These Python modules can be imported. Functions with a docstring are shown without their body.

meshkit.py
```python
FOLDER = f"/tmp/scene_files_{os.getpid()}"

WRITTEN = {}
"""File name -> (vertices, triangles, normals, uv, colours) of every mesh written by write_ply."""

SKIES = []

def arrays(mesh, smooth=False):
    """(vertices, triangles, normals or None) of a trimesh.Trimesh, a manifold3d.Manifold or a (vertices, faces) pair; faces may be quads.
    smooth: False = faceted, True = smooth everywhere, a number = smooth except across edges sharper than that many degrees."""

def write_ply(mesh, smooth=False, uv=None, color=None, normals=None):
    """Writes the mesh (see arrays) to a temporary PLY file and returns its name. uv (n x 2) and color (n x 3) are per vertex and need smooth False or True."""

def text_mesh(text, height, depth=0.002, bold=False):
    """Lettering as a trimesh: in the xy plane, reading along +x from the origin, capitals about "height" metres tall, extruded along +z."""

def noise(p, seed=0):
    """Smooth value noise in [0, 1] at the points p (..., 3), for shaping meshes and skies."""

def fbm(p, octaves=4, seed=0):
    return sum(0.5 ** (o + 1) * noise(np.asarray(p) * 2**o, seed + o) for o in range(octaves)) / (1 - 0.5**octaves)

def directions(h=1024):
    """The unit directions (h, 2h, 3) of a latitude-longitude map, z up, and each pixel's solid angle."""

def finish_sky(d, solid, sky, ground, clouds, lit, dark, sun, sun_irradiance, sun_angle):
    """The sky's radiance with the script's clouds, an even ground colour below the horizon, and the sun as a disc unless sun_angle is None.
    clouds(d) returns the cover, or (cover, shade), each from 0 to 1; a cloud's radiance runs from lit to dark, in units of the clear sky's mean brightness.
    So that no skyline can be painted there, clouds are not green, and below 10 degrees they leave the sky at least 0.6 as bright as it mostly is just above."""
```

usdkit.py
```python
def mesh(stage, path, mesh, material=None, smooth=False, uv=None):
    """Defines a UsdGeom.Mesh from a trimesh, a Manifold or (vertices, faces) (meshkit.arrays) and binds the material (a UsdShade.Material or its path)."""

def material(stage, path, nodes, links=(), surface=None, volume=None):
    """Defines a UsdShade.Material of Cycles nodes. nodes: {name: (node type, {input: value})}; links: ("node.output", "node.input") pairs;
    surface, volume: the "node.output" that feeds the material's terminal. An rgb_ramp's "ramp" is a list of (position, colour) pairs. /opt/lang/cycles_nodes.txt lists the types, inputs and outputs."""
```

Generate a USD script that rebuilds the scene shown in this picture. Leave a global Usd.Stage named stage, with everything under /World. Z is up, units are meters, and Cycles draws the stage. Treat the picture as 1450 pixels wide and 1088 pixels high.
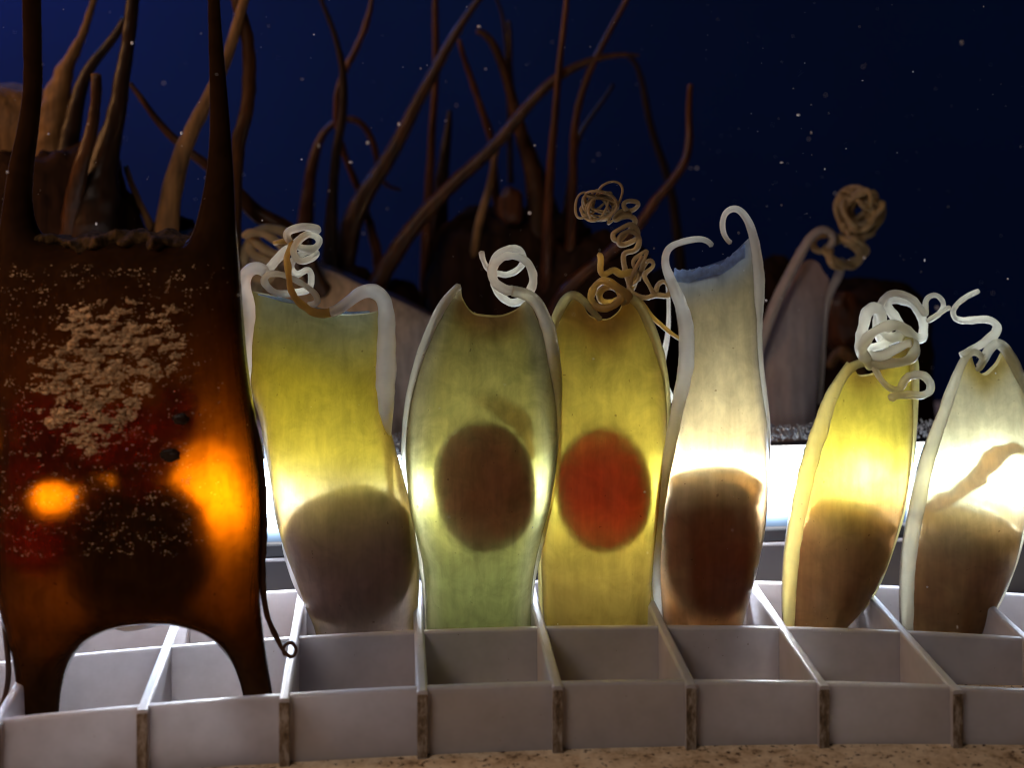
import math, random
import numpy as np, trimesh, usdkit, meshkit
from pxr import Usd, UsdGeom, UsdLux, Gf, Sdf, Vt
from scipy.interpolate import CubicSpline, PchipInterpolator

# ------------------------------------------------------------------ camera, lamps
stage = Usd.Stage.CreateInMemory()
UsdGeom.SetStageUpAxis(stage, UsdGeom.Tokens.z)
UsdGeom.SetStageMetersPerUnit(stage, 1.0)
stage.SetDefaultPrim(UsdGeom.Xform.Define(stage, '/World').GetPrim())
UsdGeom.Scope.Define(stage, '/World/Looks')
CM = 0.01
F, H0, CX = 1932.0, 92.0, 725.0        # focal length and horizon of the photograph (its pixels)
CAMZ = 8.0                              # camera above the tank floor, cm
cam = UsdGeom.Camera.Define(stage, '/World/camera')
cam.AddTranslateOp().Set(Gf.Vec3d(0, 0, CAMZ * CM))
cam.AddRotateXOp().Set(90.0)
cam.CreateHorizontalApertureAttr(36.0)
cam.CreateVerticalApertureAttr(36.0 * 769 / 1024)
cam.CreateFocalLengthAttr(36.0 * F / 1450)
cam.CreateVerticalApertureOffsetAttr(-36.0 * (544 - H0) / 1450)
cam.CreateFStopAttr(21.0)
cam.CreateFocusDistanceAttr(17.0 * CM)
cam.CreateClippingRangeAttr(Gf.Vec2f(0.01, 10))
cam.CreateExposureAttr(0.75)

LED = 54.0
def rect_lamp(name, pos, aim, w, h, color, power):
    l = UsdLux.RectLight.Define(stage, '/World/' + name)
    p, a = np.array(pos, float) * CM, np.array(aim, float) * CM
    z = (p - a) / np.linalg.norm(p - a)
    x = np.cross([0, 0, 1.0], z); x /= np.linalg.norm(x); y = np.cross(z, x)
    m = Gf.Matrix4d(*[float(q) for q in (*x, 0, *y, 0, *z, 0, *p, 1)])
    l.AddTransformOp().Set(m)
    l.CreateWidthAttr(w * CM); l.CreateHeightAttr(h * CM)
    l.CreateColorAttr(Gf.Vec3f(*color)); l.CreateIntensityAttr(power)
    return l
# the gallery's warm lamp above the visitor, and the tank's blue lamp on the back wall
rect_lamp('gallery_lamp', (-14, -2, 22), (-2, 17, 4), 12, 9, (1.0, 0.83, 0.72), 3.4)
rect_lamp('side_lamp', (-25, 16, 14), (0, 22.5, 8), 7, 7, (1.0, 0.50, 0.20), 10.0)
rect_lamp('blue_tank_lamp', (-15, 28.5, 17), (-11.5, 31, 10), 3, 4, (0.03, 0.28, 1.0), 21.0)

# ------------------------------------------------------------------ helpers
used = {}
def numbered(parent, name):
    k = used.get((parent, name), 0); used[(parent, name)] = k + 1
    return f'{parent}/{name}' + (f'_{k:03d}' if k else '')
base_of = {}
def tag(prim, label=None, cat=None, group=None, kind=None):
    for k, v in (('label', label), ('category', cat), ('group', group), ('kind', kind)):
        if v: prim.SetCustomDataByKey(k, v)
    return prim
def thing(name, base, label, cat, group=None):
    path = numbered('/World', name)
    x = UsdGeom.Xform.Define(stage, path)
    x.AddTranslateOp().Set(Gf.Vec3d(*[float(b) * CM for b in base]))
    base_of[path] = np.array(base, float)
    return tag(x.GetPrim(), label, cat, group)
def obj(name, mesh, mat, parent=None, smooth=True, tint=None, label=None, kind=None, cat=None, group=None):
    """one Mesh prim; mesh in centimetres of the world"""
    pp = str(parent.GetPath()) if parent else '/World'
    path = numbered(pp, name)
    b = np.zeros(3); q = pp
    while q != '/World':
        if q in base_of: b = base_of[q]; break
        q = q.rsplit('/', 1)[0]
    if hasattr(mesh, 'vertices'): mesh = (mesh.vertices, mesh.faces)
    v, f = np.asarray(mesh[0], float), np.asarray(mesh[1], int)
    m = usdkit.mesh(stage, path, ((v - b) * CM, f), mat, smooth=smooth)
    if tint is not None:
        UsdGeom.PrimvarsAPI(m).CreatePrimvar('tint', Sdf.ValueTypeNames.Color3fArray, 'vertex').Set(Vt.Vec3fArray.FromNumpy(np.asarray(tint, np.float32)))
    return tag(m.GetPrim(), label, cat, group, kind)
def at(px, py, d):
    return np.array([(px - CX) / F * d, d, CAMZ - (py - H0) / F * d])
def join(ms):
    vs, fs, n = [], [], 0
    for v, f in ms:
        v = np.asarray(v); vs.append(v); fs.append(np.asarray(f) + n); n += len(v)
    return np.vstack(vs), np.vstack(fs)
def quads(nr, nc, wrap=True):
    r, c = np.meshgrid(np.arange(nr - 1), np.arange(nc if wrap else nc - 1), indexing='ij')
    a = r * nc + c; b = r * nc + (c + 1) % nc
    q = np.stack([a, b, b + nc, a + nc], -1).reshape(-1, 4)
    return np.vstack([q[:, [0, 1, 2]], q[:, [0, 2, 3]]])
def spline(pts, n, closed=False):
    p = np.asarray(pts, float)
    t = np.r_[0, np.cumsum(np.sqrt(np.linalg.norm(np.diff(p, axis=0), axis=1) + 1e-6))]
    return CubicSpline(t, p)(np.linspace(0, t[-1], n))
def tube(path, rad, ns=10, flat=1.0, rough=0.0, seed=0):
    """swept tube along the (n,3) path; flat squashes it along y"""
    p = np.asarray(path, float); n = len(p)
    r = np.interp(np.linspace(0, 1, n), np.linspace(0, 1, len(np.atleast_1d(rad))), np.atleast_1d(rad))
    t = np.gradient(p, axis=0); t /= np.linalg.norm(t, axis=1, keepdims=True) + 1e-12
    u = np.cross(t[0], [0, 1, 0]); 
    if np.linalg.norm(u) < 1e-3: u = np.cross(t[0], [1, 0, 0])
    u /= np.linalg.norm(u); us = [u]
    for i in range(1, n):
        u = us[-1] - t[i] * np.dot(us[-1], t[i]); us.append(u / (np.linalg.norm(u) + 1e-12))
    us = np.array(us); w = np.cross(t, us)
    a = np.arange(ns) / ns * 2 * np.pi
    ring = us[:, None] * np.cos(a)[None, :, None] + w[:, None] * np.sin(a)[None, :, None]
    ring = ring * np.array([1, flat, 1])
    rr = r[:, None] * np.ones((1, ns))
    if rough:
        rr = rr * (1 + rough * (2 * meshkit.fbm((p[:, None] + ring * r[:, None, None]) * 6 + seed * 7.3, 3, seed) - 1))
    v = (p[:, None] + ring * rr[..., None]).reshape(-1, 3)
    f = quads(n, ns)
    k = len(v); v = np.vstack([v, p[0] - t[0] * r[0] * .6, p[-1] + t[-1] * r[-1] * .6])
    j = np.arange(ns); j2 = (j + 1) % ns
    f = np.vstack([f, np.stack([np.full(ns, k), j2, j], 1), np.stack([np.full(ns, k + 1), (n - 1) * ns + j, (n - 1) * ns + j2], 1)])
    return v, f
def crop(ox, oy, s, pts):
    """points read off an enlarged part of the photograph -> (px, py, dz cm)"""
    return [(ox + p[0] / s, oy + p[1] / s, p[2] if len(p) > 2 else 0.0) for p in pts]
def curve(pts, d, n=None):
    return spline([at(p[0], p[1], d + (p[2] if len(p) > 2 else 0)) for p in pts], n or max(12, 8 * len(pts)))
def pc(k, v):
    o = np.argsort(k); return PchipInterpolator(np.asarray(k, float)[o], np.asarray(v, float)[o], extrapolate=True)
def sack(rows, d, thick, tprof, top=None, bot=None, ns=64, nr=70, power=1.0, wob=0.0, seed=0, lean=0.0, closed=True):
    """a flattened sack: rows (py, xl, xr) give its outline, thick its half depth (cm) times tprof over t (0 foot, 1 top).
    top: (s, py) the line of its mouth. Returns mesh and each vertex's (s, t, front)."""
    ys, xl, xr = np.array(rows, float).T
    L, R = pc(ys, xl), pc(ys, xr)
    y0, y1 = ys.max(), ys.min()
    topf = pc(*np.array(top, float).T) if top else (lambda s: np.full_like(s, y1))
    a = np.arange(ns) / ns * 2 * np.pi
    s, dep = np.cos(a), np.sin(a)
    dep = np.sign(dep) * np.abs(dep) ** power
    t = np.linspace(0, 1, nr)
    tp = pc(*np.array(tprof, float).T)(t)
    Y = y0 + (topf(s)[None] - y0) * t[:, None]
    Yc = np.maximum(Y, y1)
    mid, half = (L(Yc) + R(Yc)) / 2, (R(Yc) - L(Yc)) / 2
    X = mid + s[None] * half
    D = d - dep[None] * thick * tp[:, None] + lean * (t[:, None] - .3)
    if wob:
        D = D + wob * (meshkit.fbm(np.stack([X * .02, Y * .008, np.sign(dep)[None] * 3 + seed + 0 * X], -1), 3, seed) - .5) * np.abs(dep)[None]
    rip = meshkit.fbm(np.stack([X * .10, Y * .010, np.sign(dep)[None] + seed * 1.7 + 0 * X], -1), 4, seed + 3) - .5
    D = D + .07 * rip * np.abs(dep)[None] * np.clip(tp, .2, 1)[:, None]
    v = np.stack([(X - CX) / F * d, D, CAMZ - (Y - H0) / F * d], -1).reshape(-1, 3)
    f = quads(nr, ns)
    st = np.stack([np.broadcast_to(s, X.shape), np.broadcast_to(t[:, None], X.shape), np.broadcast_to(dep, X.shape)], -1).reshape(-1, 3)
    if closed:
        k = len(v); v = np.vstack([v, v[:ns].mean(0)]); st = np.vstack([st, [0, 0, 0]])
        j = np.arange(ns); f = np.vstack([f, np.stack([np.full(ns, k), (j + 1) % ns, j], 1)])
    return (v, f[:, ::-1]), st
def egg(cx, cy, rx, ry, d, rd, px=2.0, top_flat=0.0, wob=0.0, seed=0, tilt=0.0, squeeze=0.0):
    """a rounded lump, superellipse outline"""
    nu, nv = 48, 32
    u = np.arange(nu) / nu * 2 * np.pi; w = np.linspace(0, np.pi, nv)
    sp = lambda x, e: np.sign(x) * np.abs(x) ** (2 / e)
    cz = sp(np.cos(w), px)[:, None] * np.ones((1, nu)); r = sp(np.sin(w), px)[:, None]
    x = r * np.cos(u); y = r * np.sin(u)
    if top_flat: cz = np.where(cz > 0, cz * (1 - top_flat), cz)
    x = x * (1 + squeeze * cz)
    q = np.stack([x, y, cz], -1)
    if wob: q = q * (1 + wob * (meshkit.fbm(q * 1.7 + seed * 5.1 + 10, 3, seed)[..., None] - .5))
    x, y, cz = q[..., 0], q[..., 1], q[..., 2]
    c, sn = math.cos(tilt), math.sin(tilt)
    X, Z = x * rx * c - cz * ry * sn, x * rx * sn + cz * ry * c
    o = at(cx, cy, d); k = d / F
    v = np.stack([o[0] + X * k, o[1] + y * rd, o[2] + Z * k], -1).reshape(-1, 3)
    return v, quads(nv, nu)
def rounded_box(lo, hi, r):
    """box with chamfered edges"""
    lo, hi = np.array(lo, float), np.array(hi, float); pts = []
    for i in range(8):
        c = np.array([(lo, hi)[(i >> k) & 1][k] for k in range(3)])
        sgn = np.array([1 if not (i >> k) & 1 else -1 for k in range(3)])
        for k in range(3):
            o = np.ones(3) * r; o[k] = 0; pts.append(c + sgn * o)
    return trimesh.convex.convex_hull(np.array(pts))

# ------------------------------------------------------------------ materials
def mat(name, nodes, links, surface): return usdkit.material(stage, '/World/Looks/' + name, nodes, links, surface=surface)
def membrane(name, see, glow, rough=0.55, ior=1.13, k_trl=0.42, k_dif=0.17, streak=0.2, gloss=1.2, scale=900, veil=None, clear=.05):
    """wet translucent egg case wall: tinted rough refraction, light glowing through it, a wet sheen"""
    n = {
        'co': ('texture_coordinate', {}), 'mp': ('mapping', {'scale': (1.0, 1.0, 0.10)}),
        'no': ('noise_texture', {'scale': scale, 'detail': 5.0, 'roughness': 0.6}),
        'no2': ('noise_texture', {'scale': 300.0, 'detail': 6.0, 'roughness': .62, 'distortion': .6}),
        'rp': ('rgb_ramp', {'ramp': [(0.3, (1 - streak,) * 3), (0.62, (1.0,) * 3)]}),
        'rp2': ('rgb_ramp', {'ramp': [(0.36, (1 - streak * 1.7,) * 3), (0.62, (1.0,) * 3)]}),
        'no3': ('noise_texture', {'scale': 1500.0, 'detail': 2.0}), 'rp3': ('rgb_ramp', {'ramp': [(0.235, (.25, .2, .15)), (0.27, (1.0,) * 3)]}), 'b3': ('mix_color', {'blend_type': 'multiply', 'fac': 1.0}),
        'at': ('attribute', {'attribute': 'tint'}),
        'a': ('mix_color', {'blend_type': 'multiply', 'fac': 1.0, 'b': see}),
        'b': ('mix_color', {'blend_type': 'multiply', 'fac': 1.0}),
        'b2': ('mix_color', {'blend_type': 'multiply', 'fac': 1.0}),
        'c': ('mix_color', {'blend_type': 'multiply', 'fac': 1.0, 'b': glow}),
        'c2': ('mix_color', {'blend_type': 'multiply', 'fac': 1.0}),
        'bu': ('bump', {'strength': 0.45, 'distance': 0.0003}),
        're': ('refraction_bsdf', {'roughness': rough, 'IOR': ior, 'distribution': 'ggx'}),
        'tr': ('translucent_bsdf', {}), 'di': ('diffuse_bsdf', {}),
        'gl': ('glossy_bsdf', {'roughness': 0.22, 'color': (0.8, 0.8, 0.8)}), 'fr': ('fresnel', {'IOR': gloss}),
        'tp': ('transparent_bsdf', {}), 'm0': ('mix_closure', {'fac': clear}), 'm1': ('mix_closure', {'fac': k_trl}), 'm2': ('mix_closure', {'fac': k_dif}), 'm3': ('mix_closure', {}),
    }
    l = [('co.object', 'mp.vector'), ('mp.vector', 'no.vector'), ('co.object', 'no2.vector'), ('no.fac', 'rp.fac'), ('no2.fac', 'rp2.fac'),
         ('at.color', 'a.a'), ('a.result', 'b.a'), ('rp.color', 'b.b'), ('b.result', 'b3.a'), ('co.object', 'no3.vector'), ('no3.fac', 'rp3.fac'), ('rp3.color', 'b3.b'), ('b3.result', 'b2.a'), ('rp2.color', 'b2.b'),
         ('at.color', 'c.a'), ('c.result', 'c2.a'), ('rp.color', 'c2.b'), ('no.fac', 'bu.height'),
         ('b2.result', 're.color'), ('c2.result', 'tr.color'), ('c2.result', 'di.color'),
         ('bu.normal', 're.normal'), ('bu.normal', 'gl.normal'),
         ('b2.result', 'tp.color'), ('re.BSDF', 'm0.closure1'), ('tp.BSDF', 'm0.closure2'), ('m0.closure', 'm1.closure1'), ('tr.BSDF', 'm1.closure2'), ('m1.closure', 'm2.closure1'), ('di.BSDF', 'm2.closure2'),
         ('fr.fac', 'm3.fac'), ('m2.closure', 'm3.closure1'), ('gl.BSDF', 'm3.closure2')]
    if veil:
        n['v'] = ('mix_color', {'blend_type': 'multiply', 'fac': 1.0, 'a': veil})
        l = [q for q in l if q[1] != 'di.color'] + [('rp2.color', 'v.b'), ('v.result', 'di.color')]
    return mat(name, n, l, 'm3.closure')
def flesh(name, dif, glow, k=0.5, spots=0.25, scale=500, rough=0.35, gloss=1.25):
    """opaque-looking tissue that lets some light through"""
    n = {'co': ('texture_coordinate', {}), 'no': ('noise_texture', {'scale': scale, 'detail': 4.0}),
         'rp': ('rgb_ramp', {'ramp': [(0.3, (1 - spots,) * 3), (0.65, (1.0,) * 3)]}),
         'a': ('mix_color', {'blend_type': 'multiply', 'fac': 1.0, 'a': dif}), 'b': ('mix_color', {'blend_type': 'multiply', 'fac': 1.0, 'a': glow}),
         'di': ('diffuse_bsdf', {}), 'tr': ('translucent_bsdf', {}), 'gl': ('glossy_bsdf', {'roughness': rough}), 'fr': ('fresnel', {'IOR': gloss}),
         'm1': ('mix_closure', {'fac': k}), 'm3': ('mix_closure', {})}
    l = [('co.object', 'no.vector'), ('no.fac', 'rp.fac'), ('rp.color', 'a.b'), ('rp.color', 'b.b'), ('a.result', 'di.color'), ('b.result', 'tr.color'),
         ('di.BSDF', 'm1.closure1'), ('tr.BSDF', 'm1.closure2'), ('fr.fac', 'm3.fac'), ('m1.closure', 'm3.closure1'), ('gl.BSDF', 'm3.closure2')]
    return mat(name, n, l, 'm3.closure')
def horn_mat(name, c1, c2, rough=0.36, scale=700, bump=0.6, spec=0.22):
    n = {'co': ('texture_coordinate', {}), 'mp': ('mapping', {'scale': (1, 1, 0.12)}), 'no': ('noise_texture', {'scale': scale, 'detail': 6.0, 'roughness': 0.65}),
         'no2': ('noise_texture', {'scale': 180.0, 'detail': 4.0}),
         'rp': ('rgb_ramp', {'ramp': [(0.3, c1), (0.7, c2)]}), 'rp2': ('rgb_ramp', {'ramp': [(0.3, (.55,) * 3), (0.65, (1.0,) * 3)]}),
         'mx': ('mix_color', {'blend_type': 'multiply', 'fac': 1.0}),
         'bu': ('bump', {'strength': bump, 'distance': 0.0003}), 'p': ('principled_bsdf', {'roughness': rough, 'specular_ior_level': spec})}
    l = [('co.object', 'mp.vector'), ('mp.vector', 'no.vector'), ('no.fac', 'rp.fac'), ('co.object', 'no2.vector'), ('no2.fac', 'rp2.fac'),
         ('rp.color', 'mx.a'), ('rp2.color', 'mx.b'), ('mx.result', 'p.base_color'), ('no.fac', 'bu.height'), ('bu.normal', 'p.normal')]
    return mat(name, n, l, 'p.BSDF')

M = {}
M['green_yellow'] = membrane('green_yellow_membrane', (0.83, 0.71, 0.155), (0.69, 0.59, 0.13), veil=(.32, .28, .27))
M['olive'] = membrane('olive_membrane', (0.84, 0.76, 0.30), (0.62, 0.57, 0.24), streak=.25, veil=(.33, .25, .21))
M['yellow'] = membrane('yellow_membrane', (0.84, 0.71, 0.22), (0.66, 0.55, 0.17), veil=(.42, .34, .2))
M['cream'] = membrane('cream_membrane', (0.93, 0.84, 0.56), (0.74, 0.64, 0.42), veil=(.22, .125, .065))
M['lemon'] = membrane('lemon_membrane', (0.90, 0.78, 0.23), (0.76, 0.66, 0.20), veil=(.22, .125, .065))
M['pale'] = membrane('pale_membrane', (0.92, 0.85, 0.58), (0.74, 0.68, 0.48), veil=(.22, .125, .065))
M['amber'] = membrane('amber_membrane', (0.72, 0.30, 0.018), (0.15, 0.042, 0.005), rough=0.75, ior=1.14, k_trl=.30, k_dif=.30, streak=.2, clear=.02, gloss=1.02, veil=(.075, .034, .015))
M['tan'] = membrane('tan_membrane', (0.75, 0.60, 0.44), (0.92, 0.70, 0.48), k_trl=.45, k_dif=.55, streak=.4)
M['lilac'] = membrane('lilac_membrane', (0.5, 0.42, 0.42), (0.42, 0.37, 0.40), k_trl=.4, k_dif=.5)
M['rim'] = flesh('pale_rim', (0.86, 0.83, 0.74), (0.97, 0.95, 0.86), k=.8, spots=.08)
M['rim_yellow'] = flesh('yellowish_rim', (0.70, 0.60, 0.34), (0.92, 0.80, 0.48), k=.8, spots=.15)
M['clear_rim'] = membrane('clear_rim', (.96, .93, .80), (.88, .84, .68), k_trl=.35, clear=.12, streak=.1)
M['clear_rim_yellow'] = membrane('clear_yellow_rim', (.95, .88, .52), (.85, .76, .42), k_trl=.35, clear=.12, streak=.12)
M['lilac_rim'] = flesh('lilac_rim', (.44, .39, .38), (.5, .44, .42), k=.5, spots=.15)
M['tendril_white'] = flesh('white_tendril', (0.90, 0.87, 0.76), (0.98, 0.95, 0.82), k=.78, spots=.1)
M['tendril_tan'] = flesh('tan_tendril', (0.66, 0.48, 0.18), (0.80, 0.58, 0.22), k=.7, spots=.25)
M['tendril_dim'] = flesh('dim_tendril', (0.55, 0.42, 0.24), (0.62, 0.46, 0.26), k=.6, spots=.25)
M['yolk_plum'] = flesh('plum_yolk', (0.28, 0.19, 0.22), (0.42, 0.24, 0.22), k=.35, spots=.45, scale=170)
M['yolk_brown'] = flesh('brown_yolk', (0.24, 0.080, 0.070), (0.62, 0.15, 0.08), k=.45, spots=.45, scale=170)
M['yolk_red'] = flesh('red_yolk', (0.30, 0.07, 0.025), (0.78, 0.15, 0.03), k=.7, spots=.45, scale=170)
M['yolk_rust'] = flesh('rust_yolk', (0.19, 0.060, 0.028), (0.30, 0.085, 0.04), k=.4, spots=.45, scale=170)
M['yolk_tan'] = flesh('tan_yolk', (0.24, 0.10, 0.04), (0.45, 0.17, 0.06), k=.4, spots=.45, scale=170)
M['yolk_dark'] = flesh('dark_yolk', (0.02, 0.006, 0.003), (0.05, 0.008, 0.002), k=.3, spots=.3)
M['yolk_blood'] = flesh('blood_red_embryo', (0.12, 0.012, 0.003), (0.78, 0.095, 0.010), k=.8, spots=.08)
M['jelly'] = flesh('pale_jelly', (0.70, 0.62, 0.46), (0.88, 0.80, 0.60), k=.8, spots=.4, scale=700)
M['rosy'] = membrane('rosy_jelly', (.97, .84, .64), (.80, .60, .30), k_trl=.1, k_dif=.03, clear=.8, streak=.2)
M['rosy_dense'] = membrane('dense_rosy_jelly', (.80, .60, .36), (.75, .50, .24), k_trl=.5, clear=.25, streak=.3)
M['cloudy'] = membrane('cloudy_jelly', (.86, .76, .56), (.80, .70, .48), k_trl=.5, clear=.1, streak=.3)
M['cloudy_olive'] = membrane('olive_jelly', (.74, .62, .26), (.66, .55, .22), k_trl=.5, clear=.1, streak=.3)
M['embryo'] = flesh('tan_embryo', (0.42, 0.24, 0.09), (0.5, 0.28, 0.10), k=.5, spots=.35, scale=600)
M['membrane_blue'] = flesh('pale_lip', (0.62, 0.76, 0.95), (0.72, 0.86, 1.0), k=.8, spots=.3, scale=1500)
M['horn_dark'] = horn_mat('dark_horn', (0.008, 0.004, 0.002), (0.035, 0.014, 0.006))
M['horn_brown'] = horn_mat('brown_horn', (0.018, 0.007, 0.0025), (0.095, 0.033, 0.009))
M['horn_red'] = horn_mat('reddish_horn', (0.024, 0.007, 0.003), (0.11, 0.032, 0.009))
M['horn_tan'] = horn_mat('tan_horn', (0.07, 0.034, 0.011), (0.30, 0.145, 0.048), rough=.6, bump=.9)
M['rock'] = horn_mat('brown_lump', (0.009, 0.0045, 0.0025), (0.04, 0.017, 0.009), rough=.8, scale=400, bump=.9, spec=.04)
M['rough_crust'] = horn_mat('rough_crust', (0.02, 0.011, 0.005), (0.14, 0.075, 0.028), rough=.85, scale=1600, bump=1.0, spec=.05)
M['sediment'] = horn_mat('tan_sediment', (0.42, 0.26, 0.13), (0.90, 0.60, 0.34), rough=.9, scale=2500, spec=.1)
M['fleck'] = flesh('white_fleck', (0.8, 0.8, 0.8), (0.8, 0.8, 0.85), k=.5, spots=0)
M['black'] = mat('black_casing', {'p': ('principled_bsdf', {'base_color': (0.006, 0.008, 0.014), 'roughness': 0.35})}, [], 'p.BSDF')
M['panel'] = mat('dark_grey_panel', {'p': ('principled_bsdf', {'base_color': (0.03, 0.03, 0.04), 'roughness': 0.5})}, [], 'p.BSDF')
M['trim'] = mat('grey_trim', {'p': ('principled_bsdf', {'base_color': (0.5, 0.52, 0.6), 'roughness': 0.4})}, [], 'p.BSDF')
M['led'] = mat('lit_diffuser', {'a': ('attribute', {'attribute': 'tint'}), 'e': ('emission', {'strength': LED})}, [('a.color', 'e.color')], 'e.emission')
M['grain'] = flesh('pale_gravel', (0.42, 0.46, 0.52), (0.45, 0.5, 0.58), k=.4, spots=.4, scale=1500)
n = {'at': ('attribute', {'attribute': 'tint'}), 'co': ('texture_coordinate', {}), 'no': ('noise_texture', {'scale': 350.0, 'detail': 6.0, 'roughness': .65}),
     'no2': ('noise_texture', {'scale': 2200.0, 'detail': 2.0}),
     'rp': ('rgb_ramp', {'ramp': [(0.3, (.38, .36, .385)), (0.6, (.43, .41, .44))]}), 'rp2': ('rgb_ramp', {'ramp': [(0.19, (.45, .36, .28)), (0.25, (1, 1, 1))]}),
     'a': ('mix_color', {'blend_type': 'multiply', 'fac': 1.0}), 'b': ('mix_color', {'blend_type': 'multiply', 'fac': 1.0}),
     'p': ('principled_bsdf', {'roughness': 0.42, 'subsurface_weight': 0.25, 'subsurface_scale': 0.0004, 'subsurface_radius': (1.0, 0.95, 0.9), 'specular_ior_level': .25})}
M['plastic'] = mat('white_plastic', n, [('co.object', 'no.vector'), ('co.object', 'no2.vector'), ('no.fac', 'rp.fac'), ('no2.fac', 'rp2.fac'), ('at.color', 'a.a'), ('rp.color', 'a.b'),
                   ('a.result', 'b.a'), ('rp2.color', 'b.b'), ('b.result', 'p.base_color')], 'p.BSDF')
n = {'co': ('texture_coordinate', {}), 'mp': ('mapping', {'scale': (1.0, 1.0, .35)}), 'no': ('noise_texture', {'scale': 1300.0, 'detail': 6.0, 'roughness': .75}), 'rp': ('rgb_ramp', {'ramp': [(.34, (.03, .02, .012)), (.48, (.16, .115, .075)), (.62, (.38, .34, .31))]}), 'p': ('principled_bsdf', {'roughness': .6})}
M['stained'] = mat('stained_plastic', n, [('co.object', 'mp.vector'), ('mp.vector', 'no.vector'), ('no.fac', 'rp.fac'), ('rp.color', 'p.base_color')], 'p.BSDF')
n = {'co': ('texture_coordinate', {}), 'no': ('noise_texture', {'scale': 420.0, 'detail': 6.0, 'roughness': .7}), 'no2': ('noise_texture', {'scale': 1500.0, 'detail': 3.0}),
     'rp': ('rgb_ramp', {'ramp': [(0.30, (.16, .09, .045)), (0.42, (.62, .45, .28)), (0.6, (.86, .70, .50))]}),
     'rp2': ('rgb_ramp', {'ramp': [(0.32, (.12, .07, .04)), (0.4, (1, 1, 1))]}),
     'b': ('mix_color', {'blend_type': 'multiply', 'fac': 1.0}), 'bu': ('bump', {'strength': .5, 'distance': .0006}), 'p': ('principled_bsdf', {'roughness': .8})}
M['floor'] = mat('stained_floor', n, [('co.object', 'no.vector'), ('co.object', 'no2.vector'), ('no.fac', 'rp.fac'), ('no2.fac', 'rp2.fac'), ('rp.color', 'b.a'), ('rp2.color', 'b.b'),
                 ('b.result', 'p.base_color'), ('no.fac', 'bu.height'), ('bu.normal', 'p.normal')], 'p.BSDF')
n = {'co': ('texture_coordinate', {}), 'no': ('noise_texture', {'scale': 12.0, 'detail': 3.0}), 'rp': ('rgb_ramp', {'ramp': [(0.3, (.0015, .012, .08)), (0.7, (.002, .018, .11))]}),
     'p': ('principled_bsdf', {'roughness': .7, 'specular_ior_level': .1})}
M['wall'] = mat('blue_tank_wall', n, [('co.object', 'no.vector'), ('no.fac', 'rp.fac'), ('rp.color', 'p.base_color')], 'p.BSDF')

# ------------------------------------------------------------------ the setting
obj('tank_floor', rounded_box((-60, -5, -2), (60, 31, .352), .05), M['floor'], smooth=False, kind='structure')
obj('tank_wall', rounded_box((-60, 31.1, -2), (60, 33, 70), .1), M['wall'], smooth=False, kind='structure')

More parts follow.
